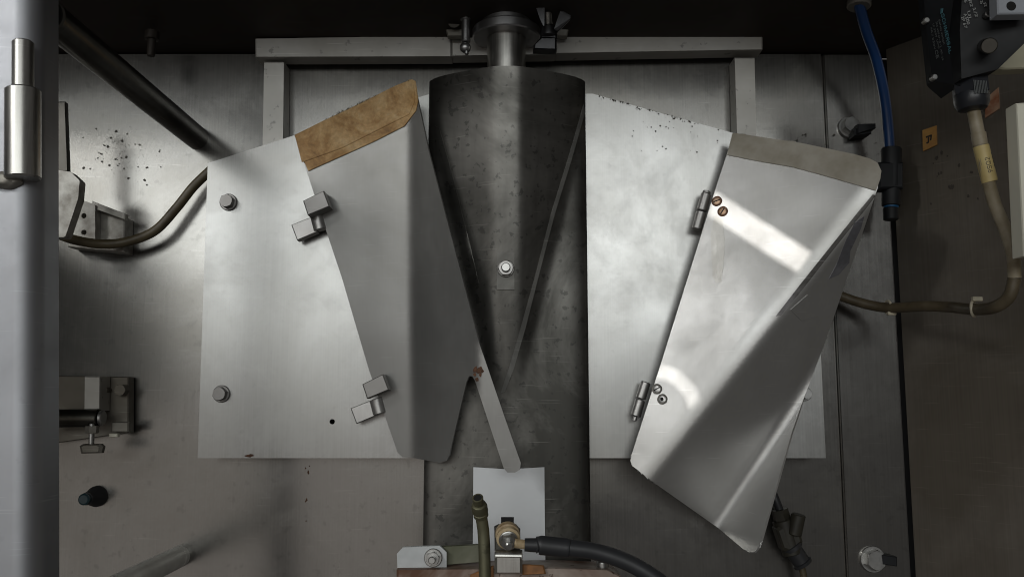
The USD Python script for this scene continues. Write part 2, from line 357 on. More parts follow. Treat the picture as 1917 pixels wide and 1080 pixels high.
def lettering(text, height, o, xd, yd, depth=0.0002, center=False, bold=False):
    m = meshkit.text_mesh(text, height, depth, bold)
    if center: m.apply_translation([-m.bounds[:, 0].mean(), -m.bounds[:, 1].mean(), 0])
    xd = np.asarray(xd, float) / np.linalg.norm(xd); yd = np.asarray(yd, float); yd = yd - xd * (yd @ xd); yd /= np.linalg.norm(yd)
    T = np.eye(4); T[:3, 0], T[:3, 1], T[:3, 2], T[:3, 3] = xd, yd, np.cross(xd, yd), o
    m.apply_transform(T); return m
def blob(o, r, axes, seed, thick=.0002):
    """One irregular fleck of dirt, lying in the plane of the two axes."""
    q = random.Random(seed); n = 9; u, v, nn = axes
    an = [i / n * 2 * math.pi for i in range(n)]
    pts = [np.asarray(o) + (u * math.cos(a) * (.6 + .8 * q.random()) + v * math.sin(a) * (.6 + .8 * q.random())) * r for a in an]
    top = np.asarray(o) + nn * thick
    V = np.array(pts + [top]); Fc = [[i, (i + 1) % n, n] for i in range(n)]
    return trimesh.Trimesh(V, Fc, process=False)
FACE = (np.array([1.0, 0, 0]), np.array([0, 0, 1.0]), np.array([0, -1.0, 0]))
NY = np.array([0, -1.0, 0])
def bolt_parts(parent, px, py, y, r_px, washer_px, head=.0055, wt=.0016, mat_='bolt', phase=.3, axis=NY, stud=0, name='bolt_head'):
    s = S(px, py, y); c = P(px, py, y)
    w = part(parent, 'washer', lathe(c, axis, [(washer_px * s, 0), (washer_px * s, wt * .7), (washer_px * s - .0005, wt), (r_px * s * .5, wt)], 40), mat_)
    h = part(parent, name, prism(c + np.asarray(axis) * wt, axis, r_px * s, head, phase=phase), mat_, smooth=20)
    if stud:
        k = c + np.asarray(axis) * (wt + head)
        part(parent, 'stud', lathe(k, axis, [(r_px * s * .52, -.001), (r_px * s * .52, stud - .0006), (r_px * s * .42, stud)], 24), mat_)

# ================================================================ the cabinet
zb, zt = 0.80, TOP
seam = float(P(1555, 430, WALL)[0])
wall = thing('back_wall', (0, WALL, zb), kind='structure')
part(wall, 'panel', rbox(((-.75 + seam - .0006) / 2, WALL + .006, (zb + zt) / 2), (seam - .0006 + .75, .012, zt - zb), bev=.001), 'wall')
part(wall, 'panel', rbox(((SIDE - .0018 + seam + .0006) / 2, WALL + .0065, (zb + zt) / 2), (SIDE - .0018 - seam - .0006, .012, zt - zb), bev=.0015), 'wall')
sw0 = np.array([SIDE, WALL - .004, zb]); sw1 = sw0 + SDIR * .42
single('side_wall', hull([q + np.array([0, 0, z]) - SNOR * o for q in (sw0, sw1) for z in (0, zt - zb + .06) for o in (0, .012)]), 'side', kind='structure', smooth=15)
single('joint_strip', rbox((SIDE - .001, WALL + .016, (zb + zt) / 2), (.03, .004, zt - zb), bev=.001), 'near_black', kind='structure')
ceil = thing('ceiling', (0, 0, TOP), kind='structure')
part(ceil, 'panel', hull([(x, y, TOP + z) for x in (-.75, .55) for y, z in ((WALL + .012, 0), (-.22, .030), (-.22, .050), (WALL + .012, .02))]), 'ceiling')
part(ceil, 'front_lip', rbox((-.10, -.2225, TOP + .042), (1.3, .004, .034), bev=.001), 'ceiling')
for px, py in ((285, 62),):
    c = PZ(px, py, TOP)
    part(ceil, 'bolt', lathe(c, (0, 0, -1), [(.006, -.001), (.006, .006), (.0035, .0065), (.0035, .02), (.003, .021)], 12), 'ceiling')
# unseen dark box, added left of the view to darken the wall's reflection
single('reflected_dark_box', rbox((-.50, -.24, 1.385), (.05, .42, .20), bev=.003), 'near_black', kind='structure')

# specks of dirt on the wall
fl = []
for i in range(95):
    px, py = rng.gauss(232, 34), rng.gauss(290, 32)
    if 130 < px < 385 and 235 < py < 372: fl.append(blob(P(px, py, WALL - .0003), S(px, py, WALL) * (.5 + 2.0 * rng.random() ** 3), FACE, i))
for i in range(28):
    px, py = 1450 + 220 * rng.random(), 250 + 40 * rng.random()
    fl.append(blob(P(px, py, WALL - .0012), S(px, py, WALL) * (.6 + 1.4 * rng.random()), FACE, 200 + i))
single('dirt_specks', fl, 'soot', kind='stuff', smooth=False)
fl = []
for px, py, r in ((572, 876, 4), (577, 884, 7), (579, 872, 3), (574, 935, 6), (572, 938, 4), (573, 975, 3)):
    fl.append(blob(P(px, py, WALL - .0003), S(px, py, WALL) * r * .4, (FACE[0] * .6, FACE[1] * 1.2, FACE[2]), px))
single('rust_spots', fl, 'rust', kind='stuff', smooth=False)
fl = []
for i in range(16):
    q = PSIDE(1735 + rng.random() * 110, 285 + rng.random() * 130, .0003)
    fl.append(blob(q, .0012 * (.4 + rng.random()), (SDIR, np.array([0, 0, 1.5]), SNOR), 300 + i))
single('dirt_specks', fl, 'soot', kind='stuff', smooth=False)

# ================================================================ mounting plates
def plate_thing(label, base): return thing('mounting_plate', base, label, 'plate')
pl = plate_thing('left flat stainless plate with two hex bolts along its outer edge and one small hole', P(587, 857, 0))
def circle(px, py, r, n=16): return [(px + r * math.cos(a), py + r * math.sin(a)) for a in np.arange(n) / n * 2 * np.pi]
part(pl, 'sheet', sheet([(389, 306), (553, 253), (806, 176), (806, 857), (370, 857)], warped(0.0, .0009, 3), .006, holes=[circle(622, 789, 5)], edge=18, step=24), 'plate_left')
for bx, by in ((428, 379), (415, 737)): bolt_parts(pl, bx, by, -.0002, 13, 16, head=.006, mat_='hinge_dark')
part(pl, 'rust_stain', [blob(P(467, 853, -.0004), .0032, (FACE[0], FACE[1] * .4, FACE[2]), 5)], 'rust', smooth=False)
pr = plate_thing('right flat stainless plate, its upper edge blackened, beside the dark tube', P(1330, 857, 0))
part(pr, 'sheet', sheet([(1093, 176), (1110, 176), (1215, 206), (1375, 250), (1519, 291), (1546, 857), (1100, 857)], warped(0.0, .0010, 4), .006, edge=18, step=24), 'plate')
bolt_parts(pr, 1506, 737, -.0002, 10, 13)
fl = []
for i in range(90):
    t = rng.random(); px = 1122 + 190 * t; py = 180.5 + 53 * t + abs(rng.gauss(0, 2.2)) - 1.2
    fl.append(blob(P(px, py, -.0003), S(px, py, 0) * (.35 + 1.5 * rng.random() ** 2), FACE, 400 + i))
for i in range(26):
    px, py = 1180 + 170 * rng.random(), 225 + 60 * rng.random()
    if py > 205 + (px - 1215) * .28: fl.append(blob(P(px, py, -.0003), S(px, py, 0) * (.4 + 1.2 * rng.random()), FACE, 500 + i))
part(pr, 'grime', fl, 'soot', smooth=False, kind='stuff')

# ================================================================ support frame behind the tube
fr = thing('support_frame', P(950, 100, .012), 'square steel bar frame, a crossbar on two short uprights behind the tube top', 'frame')
part(fr, 'crossbar', [block([(477, 73), (845, 67), (845, 106), (478, 107)], .0045, .018), block([(845.6, 71), (1040, 70), (1040, 102), (845.6, 105)], .0053, .017), block([(1040.6, 65), (1428, 61), (1428, 93), (1040.6, 100)], .0045, .018)], 'bar', smooth=15)
part(fr, 'upright', [block([(494, 116), (532, 116), (530, 280), (491, 280)], .010, .0195)], 'bar', smooth=15)
part(fr, 'upright', [block([(1375, 108), (1413, 108), (1417, 275), (1380, 275)], .010, .0195)], 'bar', smooth=15)

# ================================================================ forming tube
AX = .000                                     # depth of its axis
tcx = float(P(949.5, 148, -.012)[0]); z_top = float(P(950, 148, -.021)[2])
aw = lambda z: np.interp(z, [float(P(950, 1080, AX)[2]) - .1, z_top], [float(P(1112, 1040, -.008)[0] - P(797, 1040, -.008)[0]) / 2, float(P(1095, 148, -.008)[0] - P(804, 148, -.008)[0]) / 2])
BD = .022                                     # half depth of the flat body
z_c0, z_c1 = float(P(950, 150, AX)[2]), float(P(950, 745, AX)[2])     # a raised wedge of two flats narrows downwards between two creases
def tube_depth(x, z):
    """How far the front stands out from the axis: a flat, rounded body and, above, two flats meeting in a blunt ridge."""
    u = np.clip((x - tcx) / aw(z), -1, 1)
    e = BD * (1 - np.abs(u) ** 9) ** (1 / 9) + .003 * (1 - u * u) - .003
    uc = np.clip((np.asarray(z) - z_c1) / (z_c0 - z_c1), 0.0, 1.0)
    sft = lambda v: .5 * (v + np.sqrt(v * v + .004))
    h = .029 * (uc - sft(np.abs(u) - .15) - .008)
    k = .0012
    return e + .5 * (h + np.sqrt(h * h + k * k)) * (1 - np.abs(u) ** 12)
def tube_point(px, py, off=0.0):
    """Where a ray meets the tube's front, raised by off."""
    d = ray(px, py); t = (AX - .038 - CAM[1]) / d[..., 1]
    for _ in range(12):
        q = CAM + d * t[..., None]
        t = (AX - off - tube_depth(q[..., 0], q[..., 2]) - CAM[1]) / d[..., 1]
    return CAM + d * t[..., None]
zs = np.linspace(z_top, float(P(950, 1080, AX)[2]) - .1, 90); us = -np.cos(np.linspace(0, np.pi, 90)); V = []
us = np.concatenate([us, -us[1:-1]]); n = len(us); front = np.arange(n) < 90
for z in zs:
    x = tcx + aw(z) * us * np.where(np.abs(us) > .999, 1, 1); dd = tube_depth(x, np.full(n, z))
    V.append(np.stack([x, np.where(front, AX - dd, AX + BD * .8 * np.sqrt(1 - us ** 2)), np.full(n, z)], 1))
V = np.vstack(V + [[[tcx, AX, z_top], [tcx, AX, zs[-1]]]]); Fc = []
for i in range(len(zs) - 1):
    for j in range(n):
        q = (j + 1) % n; Fc += [[i * n + j, (i + 1) * n + q, i * n + q], [i * n + j, (i + 1) * n + j, (i + 1) * n + q]]
for j in range(n):
    q = (j + 1) % n; Fc += [[len(V) - 2, j, q], [len(V) - 1, (len(zs) - 1) * n + q, (len(zs) - 1) * n + j]]
tm = trimesh.Trimesh(V, Fc, process=False); tm.fix_normals()
tb = thing('forming_tube', (tcx, AX, zs[-1]), 'dark stained flattened steel tube standing in the middle between the two plates', 'tube')
part(tb, 'tube_body', tm, 'tube', smooth=40)
def on_tube(off): return lambda px, py: tube_point(px, py, off)
crease = [(1093, 196), (1095, 212), (1070, 300), (1039, 400), (1009, 515), (985, 610), (962, 690), (945, 733), (937, 736), (954, 685), (978, 604), (1004, 511), (1033, 397), (1063, 300), (1085, 225)]
part(tb, 'crease', sheet(crease, on_tube(.0009), .0009, edge=8), 'crease', smooth=60, label='right welded crease, paler than the tube')
crease = [(812, 235), (822, 240), (846, 325), (872, 430), (896, 530), (890, 534), (864, 432), (836, 328)]
part(tb, 'crease', sheet(crease, on_tube(.0007), .0007, edge=8), 'tube', smooth=60, label='left welded crease, almost black')
part(tb, 'cover_plate', sheet([(931, 473), (963, 473), (963, 542), (930, 542)], on_tube(.0014), .0014, edge=8), 'tab', smooth=60)
part(tb, 'band', sheet([(884, 828), (1011, 828), (1012, 872), (883, 872)], on_tube(.0006), .0006, edge=8), 'tube', smooth=60)
c = tube_point(np.float64(947), np.float64(503), .001); s = float((c - CAM) @ FWD) / F
part(tb, 'washer', lathe(c, NY, [(16 * s, 0), (16 * s, .0008), (15 * s, .0011), (8 * s, .0011)], 40), 'hinge_dark')
part(tb, 'nut', prism(c + NY * .001, NY, 14.5 * s, .0042, phase=.1), 'hinge', smooth=20)
part(tb, 'stud', lathe(c + NY * .005, NY, [(8.5 * s, -.001), (8.5 * s, .003), (7 * s, .004)], 24), 'bolt')
NX = -.014; ncx = float(P(948, 100, NX)[0]); z_ring = float(P(950, 47, NX - .029)[2]); rn = 36 * S(948, 100, NX)
part(tb, 'neck', lathe((ncx, NX, z_top - .02), (0, 0, 1), [(rn, 0), (rn, z_ring - z_top + .03)], 64), 'neck')

# white sheet wrapped on the tube's foot
single('white_sheet', sheet([(886, 874), (952, 878), (1019, 874), (1021, 1062), (885, 1062)], on_tube(.0016), .0008, step=14, edge=8), 'film', 'thin white sheet wrapped round the lower front of the dark tube', 'sheet', smooth=60)

# ================================================================ clamp at the tube's top
cl = thing('pipe_clamp', (ncx, NX, z_ring), 'round steel pipe clamp with a wing nut, above the dark tube', 'clamp')
rr_ = .0292
part(cl, 'ring', lathe((ncx, NX, z_ring), (0, 0, 1), [(rn + .002, .0), (rr_ - .001, 0), (rr_, .001), (rr_, .0075), (rr_ - .002, .009), (rr_ - .007, .011)], 96), 'clampm')
part(cl, 'ferrule', lathe((ncx, NX, z_ring + .0105), (0, 0, 1), [(.0225, 0), (.0225, .006), (.026, .0075), (.028, .010), (.028, .018), (.024, .02), (.024, .06)], 96), 'clampm')
yh = NX - .010
s = S(871, 60, yh)
b0, b1 = P(872, 76, yh), P(872, 38, yh)
part(cl, 'hinge_pin', [cyl(b0, b1, 8 * s), lathe(P(872, 80, yh), b1 - b0, [(7.5 * s, 0), (9 * s, .0008), (9 * s, .0018), (7.5 * s, .0026)], 32), lathe(P(872, 40, yh), b1 - b0, [(8 * s, 0), (10 * s, .0008), (10 * s, .0016), (8 * s, .003)], 32)], 'clampm')
ball = trimesh.creation.icosphere(3, 10.5 * s); ball.apply_translation(P(871, 90, yh))
part(cl, 'pin_ball', [ball, cyl(P(873, 96, yh - .001), P(874, 103, yh - .001), 4 * s)], 'clampm')
part(cl, 'hinge_arm', block([(866, 2), (880, 0), (886, 30), (878, 40), (864, 38)], yh - .002, .01), 'clampm', smooth=15)
yw = NX - .020; s = S(1027, 40, yw)
part(cl, 'jaw_block', [block([(1013, 69), (1042, 71), (1042, 93), (998, 92), (999, 84)], yw - .004, .012, bev=.0012), block([(1012, 60), (1043, 63), (1043, 72), (1011, 70)], yw - .003, .010, bev=.0012)], 'wingm', smooth=15)
q0, q1 = P(1028, 66, yw - .002), P(1025, 22, yw - .004)
bl = part(cl, 'clamp_bolt', lathe(q1, q0 - q1, [(1 * s, 0), (5 * s, .0006), (7 * s, .0018)] + [(7.6 * s if i % 2 else 6.6 * s, .0022 + i * .0005) for i in range(22)] + [(7 * s, .0165)], 28), 'neck')
wn = part(cl, 'wing_nut', lathe(P(1026.5, 48, yw - .003), q0 - q1, [(9 * s, 0), (12.5 * s, .0015), (14.5 * s, .006), (15 * s, .0085)], 32), 'wingm')
def wing(pts, t=.0028):
    a = np.array([P(px, py, yy) for px, py, yy in pts]); yv = np.array([0, t / 2, 0])
    return hull(np.vstack([a + yv, a - yv, a + (a.mean(0) - a) * .06 + yv * 1.5, a + (a.mean(0) - a) * .06 - yv * 1.5]))
part(cl, 'wing', wing([(998, 3, yw - .006), (1004, 1, yw - .006), (1018, 10, yw - .006), (1020, 16, yw - .006), (1019, 56, yw - .004), (1011, 40, yw - .005)]), 'wingm', smooth=20)
part(cl, 'wing', wing([(1048, 23, yw - .006), (1054, 23, yw - .006), (1069, 31, yw - .006), (1068, 37, yw - .006), (1044, 61, yw - .004), (1036, 58, yw - .005)]), 'wingm', smooth=20)
bk = thing('hanging_bracket', P(945, 10, .008), 'dark steel bracket hanging from the ceiling behind the pipe clamp', 'bracket')
part(bk, 'bracket_plate', block([(822, -30), (1068, -30), (1064, 64), (838, 64)], .000, .008), 'darksteel', smooth=15)
part(bk, 'side_plate', block([(826, 28), (868, 28), (868, 68), (838, 68)], -.008, .0075), 'dull', smooth=15)
part(bk, 'side_plate', block([(1044, 48), (1066, 48), (1062, 68), (1040, 68)], -.008, .0075), 'dull', smooth=15)
part(bk, 'bolt', cyl(P(850, 40, -.018), P(850, 40, -.004), .006), 'darksteel')

# ================================================================ left guide flap (closed over the tube)
A = Plane((555, 258, -.014), (745, 850, -.014), (766, 235, -.036))
fa, fb = A.at(np.float64(766), np.float64(235)), A.at(np.float64(774), np.float64(856))
B = Plane(fa, fb, P(905, 655, -.064))
t0, t1 = B.at(np.float64(900), np.float64(640)), B.at(np.float64(876), np.float64(716))
T = Plane(P(899, 645, -.0622), P(882, 706, -.0595), P(962, 876, -.058))
def left_at(off=0.0):
    def f(px, py):
        t = smin(A.t(px, py), B.t(px, py), .002)
        w = np.clip((np.asarray(py) - 640) / 30, 0, 1) * ((np.asarray(px) - 876) * 76 + (np.asarray(py) - 716) * 24 > -800)
        t = np.where(w > 0, smax(t, T.t(px, py), .002), t)
        return CAM + ray(px, py) * (t - off + wavy(px, py, .0011, 1))[..., None]
    return f
lf = thing('guide_flap', P(650, 855, -.008), 'left folded steel guide flap, closed, with brown tape along its top edge', 'guide flap')
outl = [(553, 256), (773, 160), (780, 178), (803, 285), (860, 500), (898, 645), (906, 668), (948, 790), (975, 866), (973, 879), (964, 884), (950, 884), (943, 876), (889, 712), (884, 704), (878, 704), (873, 716), (841, 852), (836, 862), (824, 866), (775, 857), (753, 855), (744, 846), (690, 690), (640, 520), (600, 400)]
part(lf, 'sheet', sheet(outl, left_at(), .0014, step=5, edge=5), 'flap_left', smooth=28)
tp = part(lf, 'tape', sheet([(551, 253), (560, 249), (600, 229), (680, 191), (740, 161), (771, 149), (777, 152), (782, 192), (778, 208), (757, 236), (700, 265), (640, 292), (577, 320), (566, 295)], left_at(.0011), .0010, step=7, edge=6), 'tape_brown', smooth=50)
part(tp, 'tape_layer', sheet([(552, 254), (600, 230), (680, 192), (740, 162), (770, 151), (774, 160), (776, 190), (766, 214), (700, 247), (640, 277), (565, 304)], left_at(.0017), .0006, step=7, edge=6), 'tape_brown', smooth=50)
fl = []
for i in range(46):
    t = rng.random(); px, py = 610 + 160 * t, 224 - 72 * t - 1.5 * rng.random()
    c = left_at(.001)(np.float64(px), np.float64(py)); s = S(px, py, -.03)
    d = np.array([rng.gauss(0, 1), 0, 1.2 + rng.random()]); d /= np.linalg.norm(d)
    fl.append(lathe(c, d, [(.0004, -.001), (.0003, .0004 + .001 * rng.random() ** 2), (.0001, .0016 * rng.random() + .0008)], 5))
part(tp, 'frayed_fibres', fl, 'hose', smooth=False, kind='stuff')
rs = [blob(left_at(.0004)(np.float64(895 + rng.gauss(0, 5)), np.float64(695 + rng.gauss(0, 5))), .0008 + .0014 * rng.random(), FACE, 60 + i) for i in range(12)]
part(lf, 'rust_stain', rs, 'rust', smooth=False, kind='stuff')

# hinges of the left flap: two blocks on a knuckle
def block_hinge(dx, dy, label):
    h = thing('hinge', P(592 + dx, 410 + dy, -.006), label, 'hinge', 'block hinges of the left flap')
    g = lambda pts: [(a + dx, b + dy) for a, b in pts]
    part(h, 'leaf', block(g([(567, 376), (606, 357), (617, 386), (576, 403)]), -.030, .016, bev=.0007), 'hinge_dark', smooth=15)
    part(h, 'leaf', block(g([(545, 421), (588, 404), (594, 434), (556, 450)]), -.014, .0095, bev=.0007), 'hinge', smooth=15)
    a, b = P(593 + dx, 403 + dy, -.012), P(600.5 + dx, 431 + dy, -.012)
    part(h, 'knuckle', cyl(a, b, .0058, n=36, bev=.0005), 'hinge')
block_hinge(0, 0, 'upper block hinge on the left edge of the closed left flap')
block_hinge(111, 343, 'lower block hinge on the left edge of the closed left flap')

# ================================================================ right guide flap (swung open)
A2 = Plane((1372, 252, -.020), (1180, 862, -.020), (1622, 350, -.078))
ga, gb = A2.at(np.float64(1624), np.float64(346)), A2.at(np.float64(1212), np.float64(872))
B0 = Plane(ga, gb, P(1478, 800, -.014))
mm = .62 * A2.at(np.float64(1470), np.float64(655)) + .38 * B0.at(np.float64(1470), np.float64(655))
M2 = Plane(ga, gb, mm)                        # the fold is pressed in two steps
B2 = Plane(M2.at(np.float64(1640), np.float64(368)), M2.at(np.float64(1252), np.float64(860)), P(1478, 800, -.012))
l0, l1 = B2.at(np.float64(1484), np.float64(780)), B2.at(np.float64(1342), np.float64(992))
C2 = Plane(l0, l1, P(1412, 1030, -.052))
def right_at(off=0.0):
    def f(px, py):
        t = smax(smax(A2.t(px, py), M2.t(px, py), .002), B2.t(px, py), .0025)
        w = (np.asarray(px) - 1342) * 212 + (np.asarray(py) - 992) * 142 > -15000
        t = np.where(w, smin(t, C2.t(px, py), .026), t)
        return CAM + ray(px, py) * (t - off + wavy(px, py, .0013, 2))[..., None]
    return f
rf = thing('guide_flap', P(1300, 870, -.02), 'right folded steel guide flap, swung open, with grey tape along its top edge', 'guide flap')
outr = [(1372, 254), (1500, 270), (1625, 298), (1640, 305), (1647, 320), (1643, 352), (1600, 480), (1545, 640), (1505, 745), (1482, 810), (1455, 905), (1426, 1008), (1420, 1024), (1412, 1033), (1402, 1033), (1390, 1026), (1345, 988), (1230, 907), (1184, 872), (1180, 862), (1184, 846), (1240, 672), (1310, 448), (1340, 352)]
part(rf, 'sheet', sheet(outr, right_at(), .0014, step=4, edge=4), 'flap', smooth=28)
part(rf, 'tape', sheet([(1371, 250), (1400, 253), (1500, 268), (1600, 289), (1628, 297), (1643, 305), (1650, 320), (1648, 335), (1640, 357), (1610, 348), (1540, 328), (1480, 312), (1420, 302), (1361, 290)], right_at(.0011), .0010, step=6, edge=6), 'tape_grey', smooth=50)
part(rf, 'surface_mark', sheet([(1640, 366), (1622, 390), (1560, 468), (1500, 545), (1462, 590), (1452, 592), (1500, 530), (1560, 455), (1616, 386), (1634, 364)], right_at(.0004), .0003, step=8, edge=5), 'surface_mark', smooth=50, label='dark reflection line painted along the fold')
part(rf, 'surface_mark', sheet([(1618, 405), (1612, 428), (1592, 470), (1590, 492), (1570, 515), (1552, 522), (1566, 496), (1584, 450), (1600, 418)], right_at(.0004), .0003, step=7, edge=4), 'residue', smooth=50, label='crumpled residue near the outer edge')
part(rf, 'drip_stain', sheet([(1338, 404), (1352, 410), (1357, 450), (1354, 500), (1350, 528), (1341, 530), (1334, 520), (1332, 480), (1330, 440)], right_at(.0002), .00012, step=6, edge=5), 'drip', smooth=50)
part(rf, 'tape_scrap', sheet([(1512, 552), (1532, 592), (1500, 600), (1480, 580)], right_at(.0006), .0004, step=8, edge=6), 'flap', smooth=50)
nA = A2.n if A2.n[1] < 0 else -A2.n
def slot_screw(px, py, ang, m_='screw', open_=False):
    c = right_at(.0)(np.float64(px), np.float64(py)); s = float((c - CAM) @ FWD) / F
    w = part(rf, 'screw', lathe(c, nA, [(10 * s, -.0005), (10 * s, .0004), (7.2 * s, .0002)], 32), 'rust' if m_ == 'screw' else 'darksteel')
    a, u, v = frame(nA)
    part(w, 'screw_head', lathe(c, nA, [(7.4 * s, -.0002), (7 * s, .0007), (5 * s, .001)], 28), m_)
    if open_: part(w, 'socket', lathe(c, nA, [(3.2 * s, 0), (3.2 * s, .0014)], 20), 'hole')
    else:
        d = u * math.cos(ang) + v * math.sin(ang); e = np.cross(a, d)
        part(w, 'slot', rbox(c + nA * .0009, (13 * s, 2.2 * s, .0006), np.array([d, e, a]), bev=.0001), 'hole')
slot_screw(1342, 377, .3); slot_screw(1353, 396, 1.0); slot_screw(1230, 728, .5, 'bolt'); slot_screw(1240, 747, 0, 'bolt', True)
def pin_hinge(pa, pm, pb, label, tail):
    h = thing('hinge', P(*pm, -.012), label, 'hinge', 'pin hinges of the right flap')
    y = -.012; s = S(*pm, y); a, m_, b = P(*pa, y), P(*pm, y), P(*pb, y); r = 9.5 * s; g = (b - a) / np.linalg.norm(b - a) * .0004
    part(h, 'knuckle', cyl(a, m_ - g, r, n=36, bev=.0007), 'hinge')
    part(h, 'knuckle', cyl(m_ + g, b, r, n=36, bev=.0007), 'hinge')
    if tail: part(h, 'pin', cyl(b, b + g * 10, r * .42), 'hinge')
    else: part(h, 'pin', cyl(a - g * 6, a, r * .8), 'hinge')
pin_hinge((1322, 363), (1313, 396), (1304, 430), 'upper pin hinge beside the two rusty screws of the right flap', False)
pin_hinge((1209, 715), (1199, 747), (1190, 779), 'lower pin hinge on the lower left edge of the right flap', True)

# added light mask, behind the camera: its two slots throw the two bright bands on the open flap
aim = right_at()(np.float64(1390), np.float64(560)) - SLOT_POS; HD = .8; aim /= np.linalg.norm(aim)
hu = np.cross(aim, [0, 0, 1.0]); hu /= np.linalg.norm(hu); hv = np.cross(hu, aim)
def to_cap(px, py):
    q = right_at()(np.float64(px), np.float64(py)) - SLOT_POS; q = q / (q @ aim) * HD
    return (q @ hu, q @ hv)
slots = [[to_cap(*q) for q in ((1338, 358), (1440, 423), (1520, 474), (1496, 512), (1440, 477), (1326, 403))],
         [to_cap(*q) for q in ((1238, 681), (1268, 692), (1296, 716), (1316, 752), (1292, 768), (1281, 738), (1256, 715), (1228, 706))]]
HW = .17
capg = Polygon([(-HW, -HW), (HW, -HW), (HW, HW), (-HW, HW)], slots)
cap = trimesh.creation.extrude_polygon(capg, .002, engine='earcut')
T_ = np.eye(4); T_[:3, 0], T_[:3, 1], T_[:3, 2], T_[:3, 3] = hu, hv, np.cross(hu, hv), SLOT_POS + aim * HD; cap.apply_transform(T_)
cs_ = [SLOT_POS + aim * HD + hu * a * HW + hv * b_ * HW for a, b_ in ((-1, -1), (1, -1), (1, 1), (-1, 1))]
bs_ = [SLOT_POS - aim * .03 + hu * a * .05 + hv * b_ * .05 for a, b_ in ((-1, -1), (1, -1), (1, 1), (-1, 1))]
mask_mesh = trimesh.Trimesh(np.array(cs_ + bs_), [f for i in range(4) for f in ((i, (i + 1) % 4, 4 + (i + 1) % 4), (i, 4 + (i + 1) % 4, 4 + i))] + [(4, 5, 6), (4, 6, 7)], process=False)
single('band_light_mask', [cap, mask_mesh], 'near_black', kind='structure', smooth=False)

# ================================================================ left side: post with pin, bars, hose, brackets
y0 = -.250
xt, xb = P(103, 0, y0 + .022), P(104, 1080, y0 + .022)
k = (xt[0] - xb[0]) / (xt[2] - xb[2])
prof = [(-.036, 0)] + [(-.012 + .012 * math.sin(a), .012 - .012 * math.cos(a)) for a in np.linspace(0, math.pi / 2, 9)] + [(0, .026)]
prof = np.array(prof); inner = prof + np.array([[0, .003]] * 1 + [[-.003 * math.sin(a), .003 * math.cos(a)] for a in np.linspace(0, math.pi / 2, 9)] + [[-.003, 0]])
ol = np.vstack([prof, inner[::-1]]); V = []
for z in (zb, 1.75):
    x0 = xb[0] + k * (z - xb[2]); V.append(np.stack([x0 + ol[:, 0], y0 + ol[:, 1], np.full(len(ol), z)], 1))
n = len(ol); Fc = []
for i in range(n):
    j = (i + 1) % n; Fc += [[i, j, j + n], [i, j + n, i + n]]
h = len(prof)
for i in range(h - 1):
    for o in (0, n): a, b, c, d = i + o, i + 1 + o, n - 2 - i + o, n - 1 - i + o; Fc += [[a, b, c], [a, c, d]]
pm = trimesh.Trimesh(np.vstack(V), Fc, process=False); pm.fix_normals()
po = thing('steel_post', (xb[0] - .04, y0, zb), 'tall folded stainless post with a rounded corner, at the left edge', 'post')
part(po, 'post_sheet', pm, 'post', smooth=40)
hp = thing('lift_off_hinge', P(43, 340, y0), 'stout turned steel hinge barrel with a thinner pin, on the left post', 'hinge')
yb = y0 - .003; s = S(43, 250, yb)
b0, b1, b2 = P(43, 336, yb), P(43, 168, yb), P(43, 78, yb)
part(hp, 'barrel', cyl(b0, b1, 31 * s, n=56, bev=.001), 'neck')
part(hp, 'pin', cyl(b1 - (b1 - b0) * .02, b2, 19 * s, n=48, bev=.001), 'neck')
wb = trimesh.creation.icosphere(3, 1.0); wb.vertices *= np.array([.011, .005, .005]); wb.vertices += P(8, 338, y0 - .001); wb.vertices += .0015 * (meshkit.noise(wb.vertices * 400)[:, None] - .5)
part(hp, 'weld', wb, 'dull')

c = P(368, 258, WALL); s = .0106
single('round_bar', lathe(c, (0, -1, 0), [(s, -.002), (s, .249), (s - .001, .25)], 40), 'rod', 'oily dark round bar sticking out of the wall, upper left', 'bar')
c = P(336, 1041, WALL)
rd = thing('round_bar', c, 'dull steel round bar sticking out of the wall at the lower left', 'bar')
part(rd, 'bar_body', lathe(c, (0, -1, 0), [(.009, -.002), (.009, .008), (.0086, .0084), (.0086, .009), (.009, .0094), (.009, .30)], 40), 'palerod')
c = P(183, 928, WALL)
pg = thing('rubber_plug', c, 'small black tapered plug with a dark teal tip on the lower left wall', 'plug')
part(pg, 'cone', lathe(c, (0, -1, 0), [(.0088, -.001), (.0088, .003), (.0058, .014), (.0053, .020)], 32), 'rubber')
part(pg, 'tip', lathe(c + NY * .020, (0, -1, 0), [(.0043, -.001), (.0048, .004), (.0035, .005)], 28), 'teal_dark')
single('brown_hose', pipe([P(96, 432, -.02), P(135, 448, -.012), P(190, 457, 0), P(240, 452, .006), P(290, 432, .010), P(330, 390, .013), P(362, 350, .015), P(395, 318, .017)], .0041), 'hose', 'old brown rubber hose curving from the post up behind the left plate', 'hose', smooth=60)
br = thing('cast_bracket', P(180, 465, .01), 'grimy pale bracket with two holes behind the brown hose', 'bracket')
part(br, 'body', block([(146, 372), (180, 384), (233, 406), (232, 472), (126, 462)], .012, .018), 'paleworn', smooth=15)
part(br, 'ledge', block([(172, 376), (234, 400), (233, 411), (172, 389)], .004, .0075), 'paleworn', smooth=15)
part(br, 'tab', sheet(rounded([(146, 372), (178, 383), (178, 450), (140, 446)], 3), flat(.002), .009, holes=[circle(157, 404, 5), circle(157, 435, 5)], edge=8), 'paleworn', smooth=15)
part(br, 'lug', sheet(rounded([(90, 316), (132, 322), (149, 338), (146, 372), (122, 444), (90, 444)], 6), flat(-.04), .01, edge=8), 'paleworn', smooth=25, label='rounded end plate beside the post')
